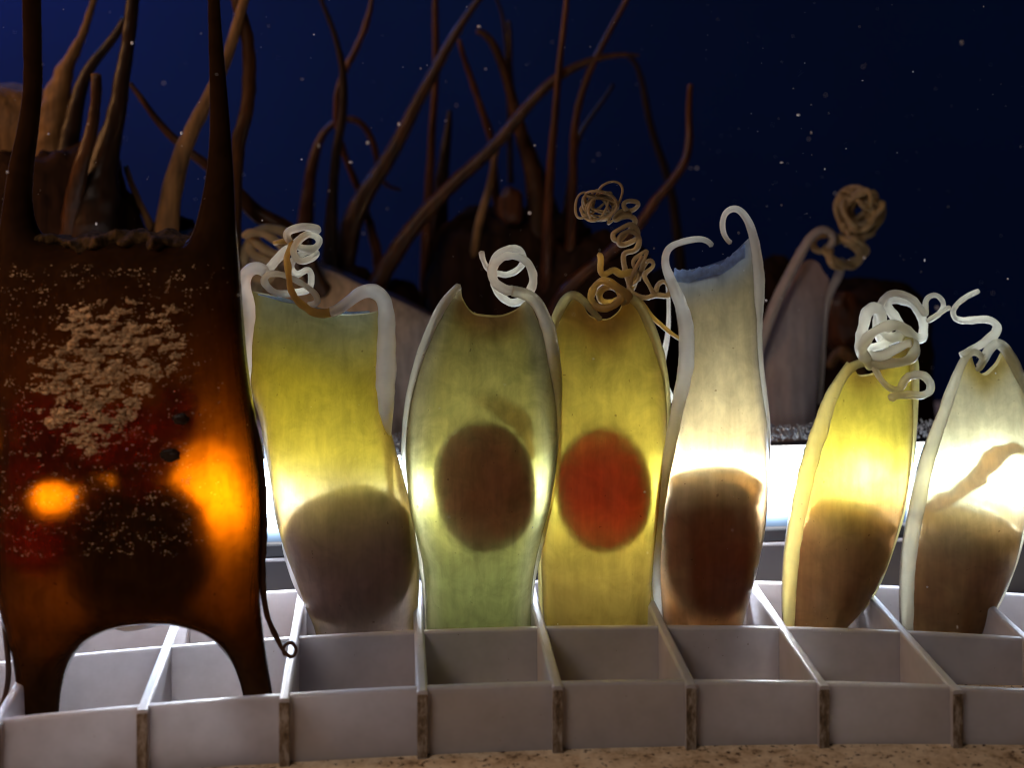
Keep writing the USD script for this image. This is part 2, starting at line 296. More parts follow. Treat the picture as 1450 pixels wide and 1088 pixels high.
# ------------------------------------------------------------------ plastic grid
PITCH, TH, K, XC, HH, D0, U0, Q = 1.5, 0.0895, 0.0033, -0.6958, 6.9073, 15.2407, 2.6673, -0.009
def grid(u, v, dz=0.0):
    a, b = (np.asarray(u, float) - U0) * PITCH, np.asarray(v, float) * PITCH
    return np.stack([a * math.cos(TH) - b * math.sin(TH), D0 + a * math.sin(TH) + b * math.cos(TH) + Q * (a - XC) ** 2,
                     CAMZ - HH - K * (a - XC) ** 2 + dz + 0 * b], -1)
HT = 0.74
def strip(us, vs, half, h, zt, ends=None):
    """a moulded strip through the grid points (us, vs), rounded along its top"""
    c = grid(us, vs); t = np.gradient(c, axis=0); t[:, 2] = 0; t /= np.linalg.norm(t, axis=1, keepdims=True)
    nrm = np.stack([-t[:, 1], t[:, 0], 0 * t[:, 0]], -1)
    r = half * .55
    prof = [(-half * .92, -h)] + [(-half, -r)] + [(-half + r * (1 - math.cos(q)), -r + r * math.sin(q)) for q in (0.5, 1.0, math.pi / 2)]
    prof += [(-x, y) for x, y in prof[::-1]]
    prof = np.array(prof)
    v = c[:, None] + nrm[:, None] * prof[None, :, :1]; v[..., 2] += prof[None, :, 1] + zt
    n, m = len(c), len(prof); v = v.reshape(-1, 3); f = quads(n, m)
    k = len(v); v = np.vstack([v, v[:m].mean(0), v[(n - 1) * m:n * m].mean(0)])
    j = np.arange(m); f = np.vstack([f, np.stack([np.full(m, k), (j + 1) % m, j], 1), np.stack([np.full(m, k + 1), (n - 1) * m + j, (n - 1) * m + (j + 1) % m], 1)])
    return trimesh.Trimesh(v, f, process=False)
g = thing('plastic_grid', grid(2.7, 1.5, -HT), 'white plastic lattice of square cells holding the upright egg cases', 'plastic grid')
rng = np.random.default_rng(4)
for v in range(3):
    us = np.linspace(-2, 8, 81)
    m = strip(us, np.full_like(us, v), .050, HT, 0.0)
    obj('cross_strip', m, M['plastic'], g, smooth=40 and False, tint=np.ones((len(m.vertices), 3)))
for u in range(-2, 9):
    vs = np.r_[-0.085, -0.08, np.linspace(-.03, 2.08, 40)]
    m = strip(np.full_like(vs, u), vs, .062, HT + .02, 0.012)
    tint = np.ones((len(m.vertices), 3))
    obj('length_strip', m, M['plastic'], g, smooth=False, tint=tint)
    p0 = grid(u, -0.085); e = rounded_box((-.058, -.010, -HT + .01), (.058, .006, -.03), .008); q = e.vertices
    ca, sa = math.cos(TH), math.sin(TH)
    obj('stained_end', (np.stack([p0[0] + q[:, 0] * ca - q[:, 1] * sa, p0[1] + q[:, 0] * sa + q[:, 1] * ca, p0[2] + q[:, 2]], -1), e.faces), M['stained'], g, smooth=False)

# ------------------------------------------------------------------ LED bar behind the grid
def led_y(x): return 19.05 + 0.0895 * x
a = math.atan(0.0895)
def barbox(x0, x1, y0, y1, z0, z1, r):
    b = rounded_box((x0, y0, z0), (x1, y1, z1), r); p = b.vertices.copy()
    b.vertices = np.stack([p[:, 0], p[:, 1] + led_y(p[:, 0]), p[:, 2]], -1); return b
z_top, z_bot = at(1100, 640, 19.2)[2], at(1100, 752, 19.2)[2]
bar = thing('light_bar', (0, led_y(0), 0), 'lit white underwater lamp bar lying behind the plastic grid', 'lamp')
obj('casing', barbox(-14, 14, 0.14, 0.55, 0.0, z_top - .05, .05), M['black'], bar, smooth=False)
obj('front_panel', barbox(-14, 14, -.05, .135, 0.0, z_bot - .025, .02), M['panel'], bar, smooth=False)
obj('trim', barbox(-14, 14, -.10, -.053, z_bot - .24, z_bot - .20, .01), M['trim'], bar, smooth=False)
obj('upper_band', barbox(-14, 14, -.07, -.053, z_bot - .185, z_bot - .03, .005), M['black'], bar, smooth=False)
# its diffuser, with the row of light emitting chips behind it showing as bright spots
chips = [(-60, 1.0), (65, 1.7), (190, .9), (312, 1.9), (388, 1.7), (590, 1.5), (765, 1.1), (860, 1.1), (955, 1.5), (1025, 2.6), (1105, 1.8), (1235, .9), (1330, .9), (1435, 1.6), (1540, 1.0)]
gx, gz = np.meshgrid(np.linspace(-13.8, 13.8, 900), np.linspace(z_bot, z_top, 40), indexing='ij')
I = np.full(gx.shape, .003)
zc = z_bot * .42 + z_top * .58
for cx_, am in chips:
    I += am * .85 * np.exp(-np.abs((gx - (cx_ - CX) / F * 19.0) / .38) ** 2 - np.abs((gz - zc) / .25) ** 2)
I = np.minimum(I, 1.9)[..., None]
col = I * (np.array([.50, .74, 1.12]) * (1 - np.minimum(I, 1)) + np.array([.96, .98, 1.0]) * np.minimum(I, 1))
back = barbox(-13.8, 13.8, 0.004, .13, z_bot, z_top, .03)
fv = np.stack([gx, led_y(gx), gz], -1).reshape(-1, 3)
dm = join([(fv, quads(900, 40, False)), (back.vertices, back.faces)])
obj('lit_diffuser', dm, M['led'], bar, smooth=False, tint=np.vstack([col.reshape(-1, 3), np.full((len(back.vertices), 3), .06)]))
ico = trimesh.creation.icosphere(subdivisions=0, radius=1.0)
ms = []
for i in range(9000):
    x, y = rng.uniform(-13.5, 13.5), min(.5, abs(rng.normal(0, .22)) - .012)
    z = z_top - .035 + rng.uniform(0, .22) * math.exp(-y * .3) + .16 * meshkit.fbm(np.array([x * 1.5, y, 3.0]), 2)
    q = ico.vertices * rng.uniform(.008, .024) * rng.uniform(.7, 1.2, (1, 3)) + [x, led_y(x) + y, z]
    ms.append((q, ico.faces))
obj('pale_gravel', join(ms), M['grain'], kind='stuff', label='pale fine gravel and bubbles lying along the top of the lit lamp bar', cat='gravel', smooth=True)

# ------------------------------------------------------------------ egg cases
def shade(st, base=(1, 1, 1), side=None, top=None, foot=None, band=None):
    """tint of a case wall: paler towards the seams, own tone at the mouth, some painted shade at the foot"""
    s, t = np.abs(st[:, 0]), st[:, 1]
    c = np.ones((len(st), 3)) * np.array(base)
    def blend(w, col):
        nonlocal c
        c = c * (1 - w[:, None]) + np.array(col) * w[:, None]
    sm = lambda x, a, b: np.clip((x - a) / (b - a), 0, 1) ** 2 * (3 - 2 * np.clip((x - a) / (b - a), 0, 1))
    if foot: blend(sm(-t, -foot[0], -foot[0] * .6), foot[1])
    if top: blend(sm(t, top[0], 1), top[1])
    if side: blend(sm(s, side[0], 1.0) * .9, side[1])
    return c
TP = [(0, .42), (.12, .62), (.3, .95), (.42, 1), (.6, .86), (.8, .5), (.93, .22), (1, .10)]
def rim(parent, pts, d, rad, m, flat=1.4, name='side_rim', n=None, label=None, ns=14):
    tend = name == 'tendril'
    nn = n or max(12, 8 * len(pts)); ones = np.ones((nn * ns + 2, 3)) if 'clear' in str(m.GetPath()) else None
    return obj(name, tube(curve(pts, d, n), np.array(rad) * (.88 if tend else 1) * d / F, ns=ns, flat=flat, rough=.45 if tend else .15, seed=int(pts[0][0])), m, parent, label=label, tint=ones)

def base(px, d): p = at(px, 800, d); p[2] = .2; return p
# --- second case from the left: greenish yellow, flat mouth, big plum yolk
d = 17.4
c = thing('egg_case', base(500, d), 'greenish yellow egg case with a flat open mouth beside the big amber case', 'egg case')
rows = [(975, 455, 580), (930, 452, 584), (891, 446, 588), (860, 434, 592), (812, 416, 594), (765, 400, 589), (725, 389, 583), (680, 380, 572), (633, 374, 559), (593, 368, 549),
        (560, 358, 545), (525, 349, 545), (480, 346, 548), (430, 352, 546), (410, 354, 546)]
sk, st = sack(rows, d, .62, TP, top=[(-1, 412), (-.8, 416), (-.4, 426), (0, 436), (.45, 446), (.8, 443), (1, 436)], wob=.12, seed=2)
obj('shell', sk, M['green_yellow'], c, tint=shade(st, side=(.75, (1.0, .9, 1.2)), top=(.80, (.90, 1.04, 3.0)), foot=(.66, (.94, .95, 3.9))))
cz = crop(330, 300, 3.627, [(140, 2000), (100, 1500, -.05), (70, 900, -.05), (58, 780, -.08), (62, 620, -.1), (72, 480, -.1), (52, 380, -.1), (75, 312, -.1), (120, 290, -.1), (165, 312, -.1)])
rim(c, cz, d, [3, 3, 4, 7, 12, 12, 11, 10, 8], M['rim'])
cz = crop(330, 300, 3.627, [(165, 312, -.1), (205, 270, -.05), (270, 200, -.02), (315, 165, .05), (380, 120, .1), (432, 95, .1), (390, 78, .05), (320, 86, 0), (280, 112, -.05), (290, 150, -.08), (345, 182, -.1), (420, 185, -.1), (442, 148, -.05), (395, 118, -.02), (340, 140, -.15), (310, 200, -.2), (340, 250, -.2), (400, 240, -.1), (430, 212, -.05), (380, 205, 0), (310, 250, 0), (300, 290, .05), (330, 320, .05), (385, 300, .1), (402, 350, .1), (380, 400, .1), (310, 415, .05), (240, 420, -.05), (185, 395, -.1), (160, 350, -.15), (190, 320, -.2), (260, 325, -.2), (340, 360, -.2), (420, 420, -.2), (430, 460, -.15), (385, 478, -.1)])
rim(c, cz, d, [8, 6.5, 5.5, 5.5, 5.2, 5], M['tendril_white'], flat=1, name='tendril', n=260)
cz = crop(330, 300, 3.627, [(900, 1900), (790, 1300), (782, 980, -.05), (785, 780, -.08), (788, 600, -.1), (785, 500, -.1), (765, 440, -.1), (710, 405, -.12), (640, 425, -.16), (570, 480, -.2), (500, 515, -.25)])
rim(c, cz, d, [4, 4, 6, 12, 15, 13, 11, 10, 8.5, 7], M['rim'])
cz = crop(330, 300, 3.627, [(500, 515, -.25), (430, 518, -.28), (370, 490, -.28), (320, 440, -.28), (290, 370, -.28), (282, 290, -.25), (278, 220, -.2), (300, 160, -.1), (260, 150, -.05), (215, 160, 0)])
rim(c, cz, d, [7, 6, 5.5, 5, 4.5], M['tendril_tan'], flat=1, name='tendril', n=90)
obj('lip', join([tube(curve(crop(330, 300, 3.627, [(130, 425, y), (200, 440, y), (300, 462, y), (400, 490, y), (500, 515, y), (600, 520, y), (700, 515, y)]), d), [.012, .02, .025, .02, .012], ns=6, rough=.8, flat=.6) for y in (-.07, .07)]), M['membrane_blue'], c)
obj('yolk', egg(496, 786, 91, 94, d, .44, px=2.4, wob=.1, seed=3, squeeze=.10, tilt=.16), M['yolk_plum'], c)
# --- third: olive case with one curl
d = 17.5
c = thing('egg_case', base(680, d), 'olive case with one white curl at its top and a round brown yolk', 'egg case')
rows = [(970, 612, 745), (930, 606, 750), (890, 604, 752), (840, 602, 753), (800, 599, 758), (760, 590, 767), (700, 578, 782), (640, 574, 790), (600, 576, 791), (560, 582, 788), (520, 592, 781), (480, 606, 772),
        (445, 620, 758), (420, 634, 748), (405, 644, 742), (398, 648, 740)]
sk, st = sack(rows, d, .60, TP, top=[(-1, 402), (-.85, 405), (-.6, 424), (-.2, 446), (.2, 448), (.6, 440), (.85, 428), (1, 424)], wob=.1, seed=5)
obj('shell', sk, M['olive'], c, tint=shade(st, side=(.55, (1.05, 1.1, 1.9)), top=(.9, (.7, .5, .3)), foot=(.5, (.56, .62, .70))))  # greenish foot tint, with the dimness below the lamp painted in
rim(c, [(604, 930, 0), (602, 840), (590, 760), (576, 690), (573, 640), (581, 560), (604, 482), (628, 432), (650, 405)], d, [3, 3.5, 4, 4.5, 5, 6, 7, 8, 5], M['clear_rim'])
cz = crop(560, 330, 3.625, [(700, 2200), (720, 1700), (800, 1350), (836, 1000), (828, 800), (800, 560, -.05), (770, 450, -.08), (720, 355, -.1), (660, 312, -.12), (600, 298, -.14)])
rim(c, cz, d, [3, 4, 5, 6, 7, 9, 10, 9, 8], M['clear_rim'])
cz = crop(560, 330, 3.625, [(600, 298, -.14), (535, 275, -.16), (495, 215, -.15), (520, 145, -.12), (590, 118, -.1), (668, 145, -.06), (706, 220, 0), (690, 300, .06), (640, 350, .1), (580, 355, .12), (530, 305, .12), (500, 235, .14), (500, 160, .16), (540, 100, .18), (600, 78, .2), (650, 108, .22), (650, 160, .22), (600, 205, .2), (540, 212, .18), (480, 190, .15), (450, 140, .12), (440, 98, .1)])
rim(c, cz, d, [8, 7.5, 7, 7, 6.5, 6, 5.5, 4.5], M['tendril_white'], flat=1, name='tendril', n=180)
obj('yolk', egg(686, 688, 71, 92, d - .03, .40, px=2.15, wob=.06, seed=8, tilt=.12), M['yolk_brown'], c)
em = tube(curve([(672, 566), (700, 572), (728, 590), (745, 620), (752, 650)], d), [.03, .10, .12, .08, .03], ns=10, rough=.8)
obj('embryo', em, M['rosy'], c, tint=np.ones((len(em[0]), 3)))
# --- fourth: yellow case with a red yolk
d = 17.65
c = thing('egg_case', base(850, d), 'yellow egg case with a glowing red yolk and tangled tan tendrils above', 'egg case')
rows = [(970, 782, 912), (930, 775, 918), (890, 771, 921), (850, 768, 922), (800, 766, 925), (750, 768, 931), (700, 772, 938), (650, 778, 944), (600, 780, 945), (540, 778, 942), (500, 779, 934), (465, 783, 922), (445, 790, 913), (425, 806, 900), (412, 815, 892)]
sk, st = sack(rows, d, .55, TP, top=[(-1, 424), (-.8, 420), (-.5, 432), (-.2, 450), (.1, 453), (.4, 442), (.75, 420), (1, 424)], wob=.1, seed=7)
obj('shell', sk, M['yellow'], c, tint=shade(st, side=(.75, (1.05, 1.05, 1.4)), top=(.86, (.75, .55, .4)), foot=(.45, (.52, .48, .60))))  # foot tint darkens the wall to paint the shade under the lamp
rim(c, [(770, 930), (765, 800), (770, 720, .1), (778, 640, .1), (777, 540, .1), (782, 470), (797, 430, -.05), (812, 418, -.1), (830, 430, -.12), (850, 452, -.12)], d, [3, 3, 4, 4, 5, 6, 7, 6, 4], M['clear_rim_yellow'])
rim(c, [(921, 930), (923, 850), (926, 780), (938, 710), (945, 640), (944, 560), (934, 500, -.05), (915, 450, -.08), (897, 424, -.1), (880, 428, -.1)], d, [3, 3, 3.5, 4, 4.5, 5, 7, 7, 6], M['clear_rim_yellow'])
Z8 = lambda p: crop(760, 230, 4.176, p)
cz = Z8([(500, 830, -.1), (540, 790, -.15), (480, 740, -.2), (400, 700, -.15), (340, 740, -.1), (320, 810, -.1), (370, 860, -.15), (450, 850, -.2), (500, 800, -.15), (480, 750, -.1), (410, 740, 0), (370, 790, .05), (410, 830, .1), (520, 790, .1), (570, 720, .1), (560, 650, .05), (500, 660, 0), (450, 640, -.05), (390, 660, -.1), (380, 590, -.05), (365, 550, 0)])
rim(c, cz, d, [7, 6.5, 6.5, 6, 6, 5.5, 5], M['tendril_tan'], flat=1, name='tendril', n=170, label='tan tendril coiled over the mouth')
pts = [(560, 780, .1), (540, 700, .1), (520, 620, .1), (520, 540, .1), (580, 520, .15), (605, 450, .2), (560, 410, .15), (500, 430, .1), (490, 480, .1), (560, 470, .2), (600, 420, .2), (560, 370, .15), (500, 390, .1), (450, 430, .1), (470, 460, .1), (550, 400, .2), (580, 340, .2), (520, 320, .15), (460, 340, .1), (480, 300, .15), (560, 285, .2), (600, 245, .2), (550, 228, .15), (515, 245, .1), (530, 280, .1)]
rim(c, Z8(pts), d, [4.5, 4.5, 4, 4, 3.5], M['tendril_dim'], flat=1, name='tendril', n=230)
r = random.Random(5); pts = [(560, 320, .15), (480, 320, .15), (420, 360, .15)]
for i in range(46):
    ang = i * 1.23 + r.uniform(-.3, .3); R1 = r.uniform(40, 110)
    pts.append((375 + R1 * math.cos(ang) - 4 * (i % 5), 255 + .85 * R1 * math.sin(ang), .15 + r.uniform(-.12, .12)))
pts += [(260, 330, .1), (230, 250, .1), (260, 185, .1), (310, 190, .1), (330, 260, .1), (350, 200, .1), (400, 130, .1), (470, 115, .1), (505, 150, .1), (490, 230, .1), (450, 300, .1)]
rim(c, Z8(pts), d, [2.6, 2.4, 2.2, 2, 2], M['tendril_dim'], flat=1, name='tendril', n=520, ns=7, label='thin end of the tendril wound into a loose ball')
pts = [(540, 740, 0), (600, 790, -.05), (660, 800, -.05), (710, 785, 0), (770, 790, 0), (787, 745, .05), (750, 705, .05), (712, 735, .05), (700, 780, 0), (660, 720, 0), (640, 660, .05), (690, 610, .1), (670, 580, .1), (620, 640, .1), (600, 700, .1), (640, 560, .1), (650, 525, .1), (610, 545, .1), (570, 600, .05), (600, 680, 0), (560, 720, 0), (580, 640, -.05), (620, 560, -.05)]
rim(c, Z8(pts), d, [4, 3.6, 3.4, 3.2, 3], M['tendril_dim'], flat=1, name='tendril', n=220)
rim(c, Z8([(600, 800, 0), (650, 868, -.02), (700, 930, 0), (780, 1000, 0), (850, 1050, .05), (905, 1085, .1)]), d, [3, 3.6, 3.6, 3.2, 2.6], M['tendril_tan'], flat=1, name='tendril', n=50)
obj('yolk', egg(855, 692, 67, 88, d, .45, px=2.1, wob=.03, seed=9), M['yolk_red'], c)
# --- fifth: cream case with two hooked horns
d = 17.8
c = thing('egg_case', base(1005, d), 'tall cream egg case with two hooked white horns and a ragged mouth', 'egg case')
rows = [(970, 948, 1035), (930, 942, 1043), (890, 938, 1050), (850, 933, 1060), (800, 928, 1072), (740, 929, 1084), (680, 934, 1088), (640, 940, 1088), (600, 950, 1086), (560, 958, 1080), (520, 961, 1075), (480, 961, 1073),
        (430, 955, 1075), (390, 950, 1074), (350, 948, 1068)]
sk, st = sack(rows, d, .52, TP, top=[(-1, 386), (-.75, 385), (-.3, 380), (0, 374), (.35, 366), (.75, 345), (1, 330)], wob=.1, seed=11)
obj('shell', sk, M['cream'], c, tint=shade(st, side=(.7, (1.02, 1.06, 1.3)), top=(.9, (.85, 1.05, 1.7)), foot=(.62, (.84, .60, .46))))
Z1 = lambda p: crop(900, 260, 3.2, p)
rim(c, Z1([(120, 2050, -.1), (90, 1700, -.2), (118, 1400, -.3), (165, 1150, -.35), (205, 950, -.35), (228, 820, -.32), (232, 700, -.28), (215, 580, -.22), (178, 480, -.15), (148, 410, -.1), (134, 345, -.1), (155, 292, -.1), (220, 262, -.1), (295, 252, -.1), (345, 280, -.1)]), d,
    [5, 7, 8, 8, 8, 9, 11, 11, 10, 8, 6, 5, 4.5, 4], M['rim'], name='horn', n=120, flat=.9, label='left horn bent over like a hook')
rim(c, Z1([(470, 2000), (560, 1650), (592, 1350), (592, 1060), (572, 900), (552, 700), (556, 500, -.03), (556, 380, -.06), (540, 270, -.1), (512, 175, -.1), (455, 115, -.1), (408, 135, -.1), (394, 190, -.1), (405, 238, -.1), (430, 268, -.1)]), d,
    [3, 3.5, 4, 4, 5, 5, 6, 7, 9, 8, 6.5, 5.5, 4.5, 4, 3.5], M['rim'], name='horn', n=120, flat=1.2, label='right horn curled into a ring')
rr = random.Random(2); ms = []
for yy in (-.06, .05):
    xs = np.linspace(175, 497, 46)
    yb = np.interp(xs, [175, 250, 330, 380, 440, 500], [405, 412, 392, 380, 338, 292])
    hgt = np.array([rr.uniform(4, 26) for _ in xs]); hgt = (hgt + np.roll(hgt, 1)) / 2
    lo = np.array([at(*Z1([(x, y + 40)])[0][:2], d + yy) for x, y in zip(xs, yb)]); hi = np.array([at(*Z1([(x, y - h)])[0][:2], d + yy * 1.5) for x, y, h in zip(xs, yb, hgt)])
    v = np.vstack([lo, hi, lo + [0, .015, 0], hi + [0, .008, 0]]); k = len(xs); q = []
    for i in range(k - 1):
        for a0, b0 in ((0, 1), (3, 2), (1, 3), (2, 0)):
            q += [(a0 * k + i, a0 * k + i + 1, b0 * k + i + 1), (a0 * k + i, b0 * k + i + 1, b0 * k + i)]
    ms.append((v, np.array(q)))
obj('ragged_lip', join(ms), M['membrane_blue'], c, smooth=False)
obj('yolk', egg(1006, 775, 66, 98, d, .38, px=3.0, wob=.06, seed=12, squeeze=.08), M['yolk_rust'], c)
obj('jelly', egg(1012, 694, 64, 30, d, .37, px=2.3, wob=.35, seed=13), M['cloudy'], c, tint=np.ones((48 * 32, 3)), label='pale cloudy jelly over the yolk')
# --- sixth: lemon case under a white tangle
d = 17.95
c = thing('egg_case', base(1190, d), 'bright lemon yellow egg case topped by a white tangle of tendrils', 'egg case')
rows = [(970, 1116, 1150), (930, 1110, 1172), (890, 1108, 1195), (850, 1107, 1228), (800, 1109, 1254), (750, 1115, 1270), (700, 1124, 1283), (650, 1136, 1290), (600, 1152, 1293), (560, 1170, 1294), (530, 1186, 1294), (505, 1204, 1293), (485, 1215, 1290)]
sk, st = sack(rows, d, .5, TP, top=[(-1, 512), (-.7, 520), (-.4, 532), (-.1, 530), (.3, 505), (.7, 485), (1, 486)], wob=.1, seed=15)
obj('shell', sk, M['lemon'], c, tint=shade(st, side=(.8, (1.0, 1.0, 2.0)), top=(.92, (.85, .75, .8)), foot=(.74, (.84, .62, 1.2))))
Z4 = lambda p: crop(1090, 380, 4.028, p)
rim(c, [(1122, 960, -.1), (1118, 890, -.22), (1120, 800, -.32), (1132, 720, -.36), (1148, 650, -.36), (1164, 600, -.32), (1178, 560, -.25), (1196, 530, -.18), (1212, 517, -.15), (1230, 514, -.15), (1238, 520, -.15)], d,
    [6, 8, 10, 11, 11.5, 12, 12, 10, 8, 6, 5], M['clear_rim_yellow'], flat=.7, n=90)
rim(c, [(1160, 960), (1196, 890), (1232, 848), (1262, 780), (1284, 700), (1292, 630), (1294, 560), (1292, 510), (1285, 480, -.05)], d, [2, 2.5, 3, 3, 3.5, 4, 6, 8, 7], M['clear_rim_yellow'])
pts = [(575, 555, -.15), (545, 520, -.2), (518, 450, -.2), (535, 330, -.15), (575, 235, -.1), (625, 245, -.1), (640, 320, -.05), (690, 392, 0), (745, 375, .05), (735, 310, .1), (690, 240, .1), (672, 195, .1), (740, 180, .1), (830, 215, .1), (868, 300, .1), (868, 390, .05), (830, 395, 0), (760, 340, -.1), (690, 325, -.2), (600, 360, -.25), (530, 440, -.25), (530, 500, -.2), (590, 545, -.2), (680, 545, -.25), (780, 530, -.2), (830, 460, -.1), (790, 400, 0), (700, 410, .05), (610, 450, 0), (560, 470, -.05), (600, 505, -.2), (700, 470, -.25), (800, 430, -.2)]
rim(c, Z4(pts), d, [9, 9, 8.5, 8, 8, 7.5, 7, 7], M['tendril_white'], flat=1, name='tendril', n=280)
pts = [(800, 500, 0), (700, 500, .1), (640, 420, .15), (610, 300, .1), (640, 190, .05), (700, 145, 0), (770, 150, -.05), (840, 205, -.1), (885, 260, -.1), (890, 190, -.05), (945, 155, 0), (990, 205, .05), (960, 265, 0), (905, 300, -.05), (960, 262, -.12), (1020, 228, -.12)]
rim(c, Z4(pts), d, [8, 7, 6.5, 6, 5, 4.5, 4, 4], M['tendril_white'], flat=1, name='tendril', n=170)
pts = [(590, 560, -.2), (625, 620, -.3), (680, 680, -.35), (740, 690, -.35), (770, 635, -.3), (840, 605, -.3), (912, 650, -.3), (905, 710, -.3), (820, 725, -.35), (740, 722, -.38), (690, 745, -.4)]
rim(c, Z4(pts), d, [4.5, 5, 5.5, 6.5, 6.5, 6, 6, 6.5], M['tendril_white'], flat=1, name='tendril', n=110, label='loop of tendril hanging over the front of the case')
obj('yolk', egg(1184, 806, 60, 84, d + .03, .34, px=2.6, wob=.06, seed=16, tilt=-.26, squeeze=.22), M['yolk_rust'], c)
obj('jelly', egg(1204, 738, 60, 28, d, .32, px=2.3, wob=.3, seed=17, tilt=-.2), M['cloudy_olive'], c, tint=np.ones((48 * 32, 3)), label='olive haze of jelly over the yolk')
# --- seventh: pale case at the right edge
d = 18.1
c = thing('egg_case', base(1370, d), 'pale cream egg case with a zigzag tendril at the right edge', 'egg case')
rows = [(970, 1282, 1355), (930, 1278, 1372), (890, 1275, 1392), (850, 1274, 1412), (800, 1276, 1434), (740, 1284, 1448), (690, 1292, 1458), (640, 1306, 1464), (580, 1330, 1460), (540, 1345, 1450), (510, 1358, 1440), (490, 1372, 1428), (480, 1378, 1420)]
sk, st = sack(rows, d, .5, TP, top=[(-1, 497), (-.7, 502), (-.4, 520), (-.1, 531), (.2, 520), (.6, 498), (1, 486)], wob=.1, seed=18)
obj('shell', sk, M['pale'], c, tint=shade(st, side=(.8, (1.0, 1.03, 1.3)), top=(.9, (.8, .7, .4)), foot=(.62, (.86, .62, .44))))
rim(c, [(1290, 960, -.1), (1286, 890, -.2), (1286, 800, -.3), (1298, 720, -.36), (1314, 650, -.36), (1336, 585, -.3), (1350, 545, -.22), (1364, 512, -.16), (1378, 499, -.14), (1390, 506, -.14), (1384, 524, -.12)], d, [6, 8, 10, 11, 11, 10.5, 9, 8, 6, 5, 4], M['clear_rim'], flat=.7, n=90)
rim(c, [(1392, 890), (1436, 800), (1458, 700), (1464, 620), (1456, 570), (1440, 525, -.05), (1424, 495, -.1), (1410, 487, -.12), (1398, 500, -.12), (1386, 520, -.1)], d, [3, 3, 4, 5, 7, 8, 8, 7, 5], M['clear_rim'], n=80)
rim(c, Z4([(1095, 500, -.12), (1130, 475, -.12), (1180, 450, -.1), (1235, 415, -.1), (1285, 370, -.05), (1290, 320, 0), (1230, 293, .05), (1140, 298, .05), (1060, 285, 0), (1050, 235, -.05), (1110, 172, -.05), (1190, 128, 0)]), d, [6, 6.5, 7, 7, 6, 5.5, 5, 4.5, 3.5], M['tendril_white'], flat=1, name='tendril', n=120)
obj('yolk', egg(1354, 818, 66, 80, d + .03, .34, px=2.6, wob=.06, seed=19, tilt=-.2, squeeze=.12), M['yolk_tan'], c)
obj('jelly', egg(1370, 752, 68, 36, d, .33, px=2.3, wob=.25, seed=20, tilt=-.15), M['cloudy'], c, tint=np.ones((48 * 32, 3)), label='beige jelly over the yolk')
em = tube(curve([(1292, 728, -.1), (1330, 712), (1365, 690), (1395, 660), (1420, 640), (1450, 640, .1)], d), [.04, .09, .10, .13, .10, .05], ns=10, rough=.7)
obj('embryo', em, M['rosy_dense'], c, tint=np.ones((len(em[0]), 3)))

# --- first: the big amber case with horns
d = 15.6
c = thing('amber_egg_case', base(190, d), 'large dark amber egg case with glowing patches standing on two legs', 'egg case')
k = d / F
OUT = [(28, 1070), (26, 1000), (24, 950), (18, 905), (10, 880), (4, 850), (0, 800), (-4, 740), (-5, 690), (-5, 640), (-4, 580), (-3, 520), (-2, 460), (-1, 400), (-2, 360), (0, 330), (4, 300), (12, 240), (24, 190), (31, 150), (34, 120), (34, 60), (32, 0), (30, -60),
       (58, -60), (58, 0), (58, 55), (60, 120), (54, 185), (46, 240), (44, 290), (50, 325), (62, 338), (90, 344), (140, 340), (190, 338), (240, 340), (268, 342), (276, 325), (285, 290), (294, 240), (298, 184), (297, 110), (295, 44), (294, -60),
       (310, -60), (311, 0), (314, 44), (320, 110), (326, 184), (331, 257), (333, 320), (336, 350), (341, 440), (347, 520), (358, 590), (367, 650), (371, 690), (371, 740), (368, 800), (368, 850), (371, 890), (378, 940), (386, 985), (398, 1070),
       (358, 1070), (346, 985), (334, 945), (318, 915), (298, 895), (275, 882), (245, 876), (215, 874), (180, 878), (150, 888), (125, 905), (103, 930), (90, 960), (82, 1000), (80, 1070)]
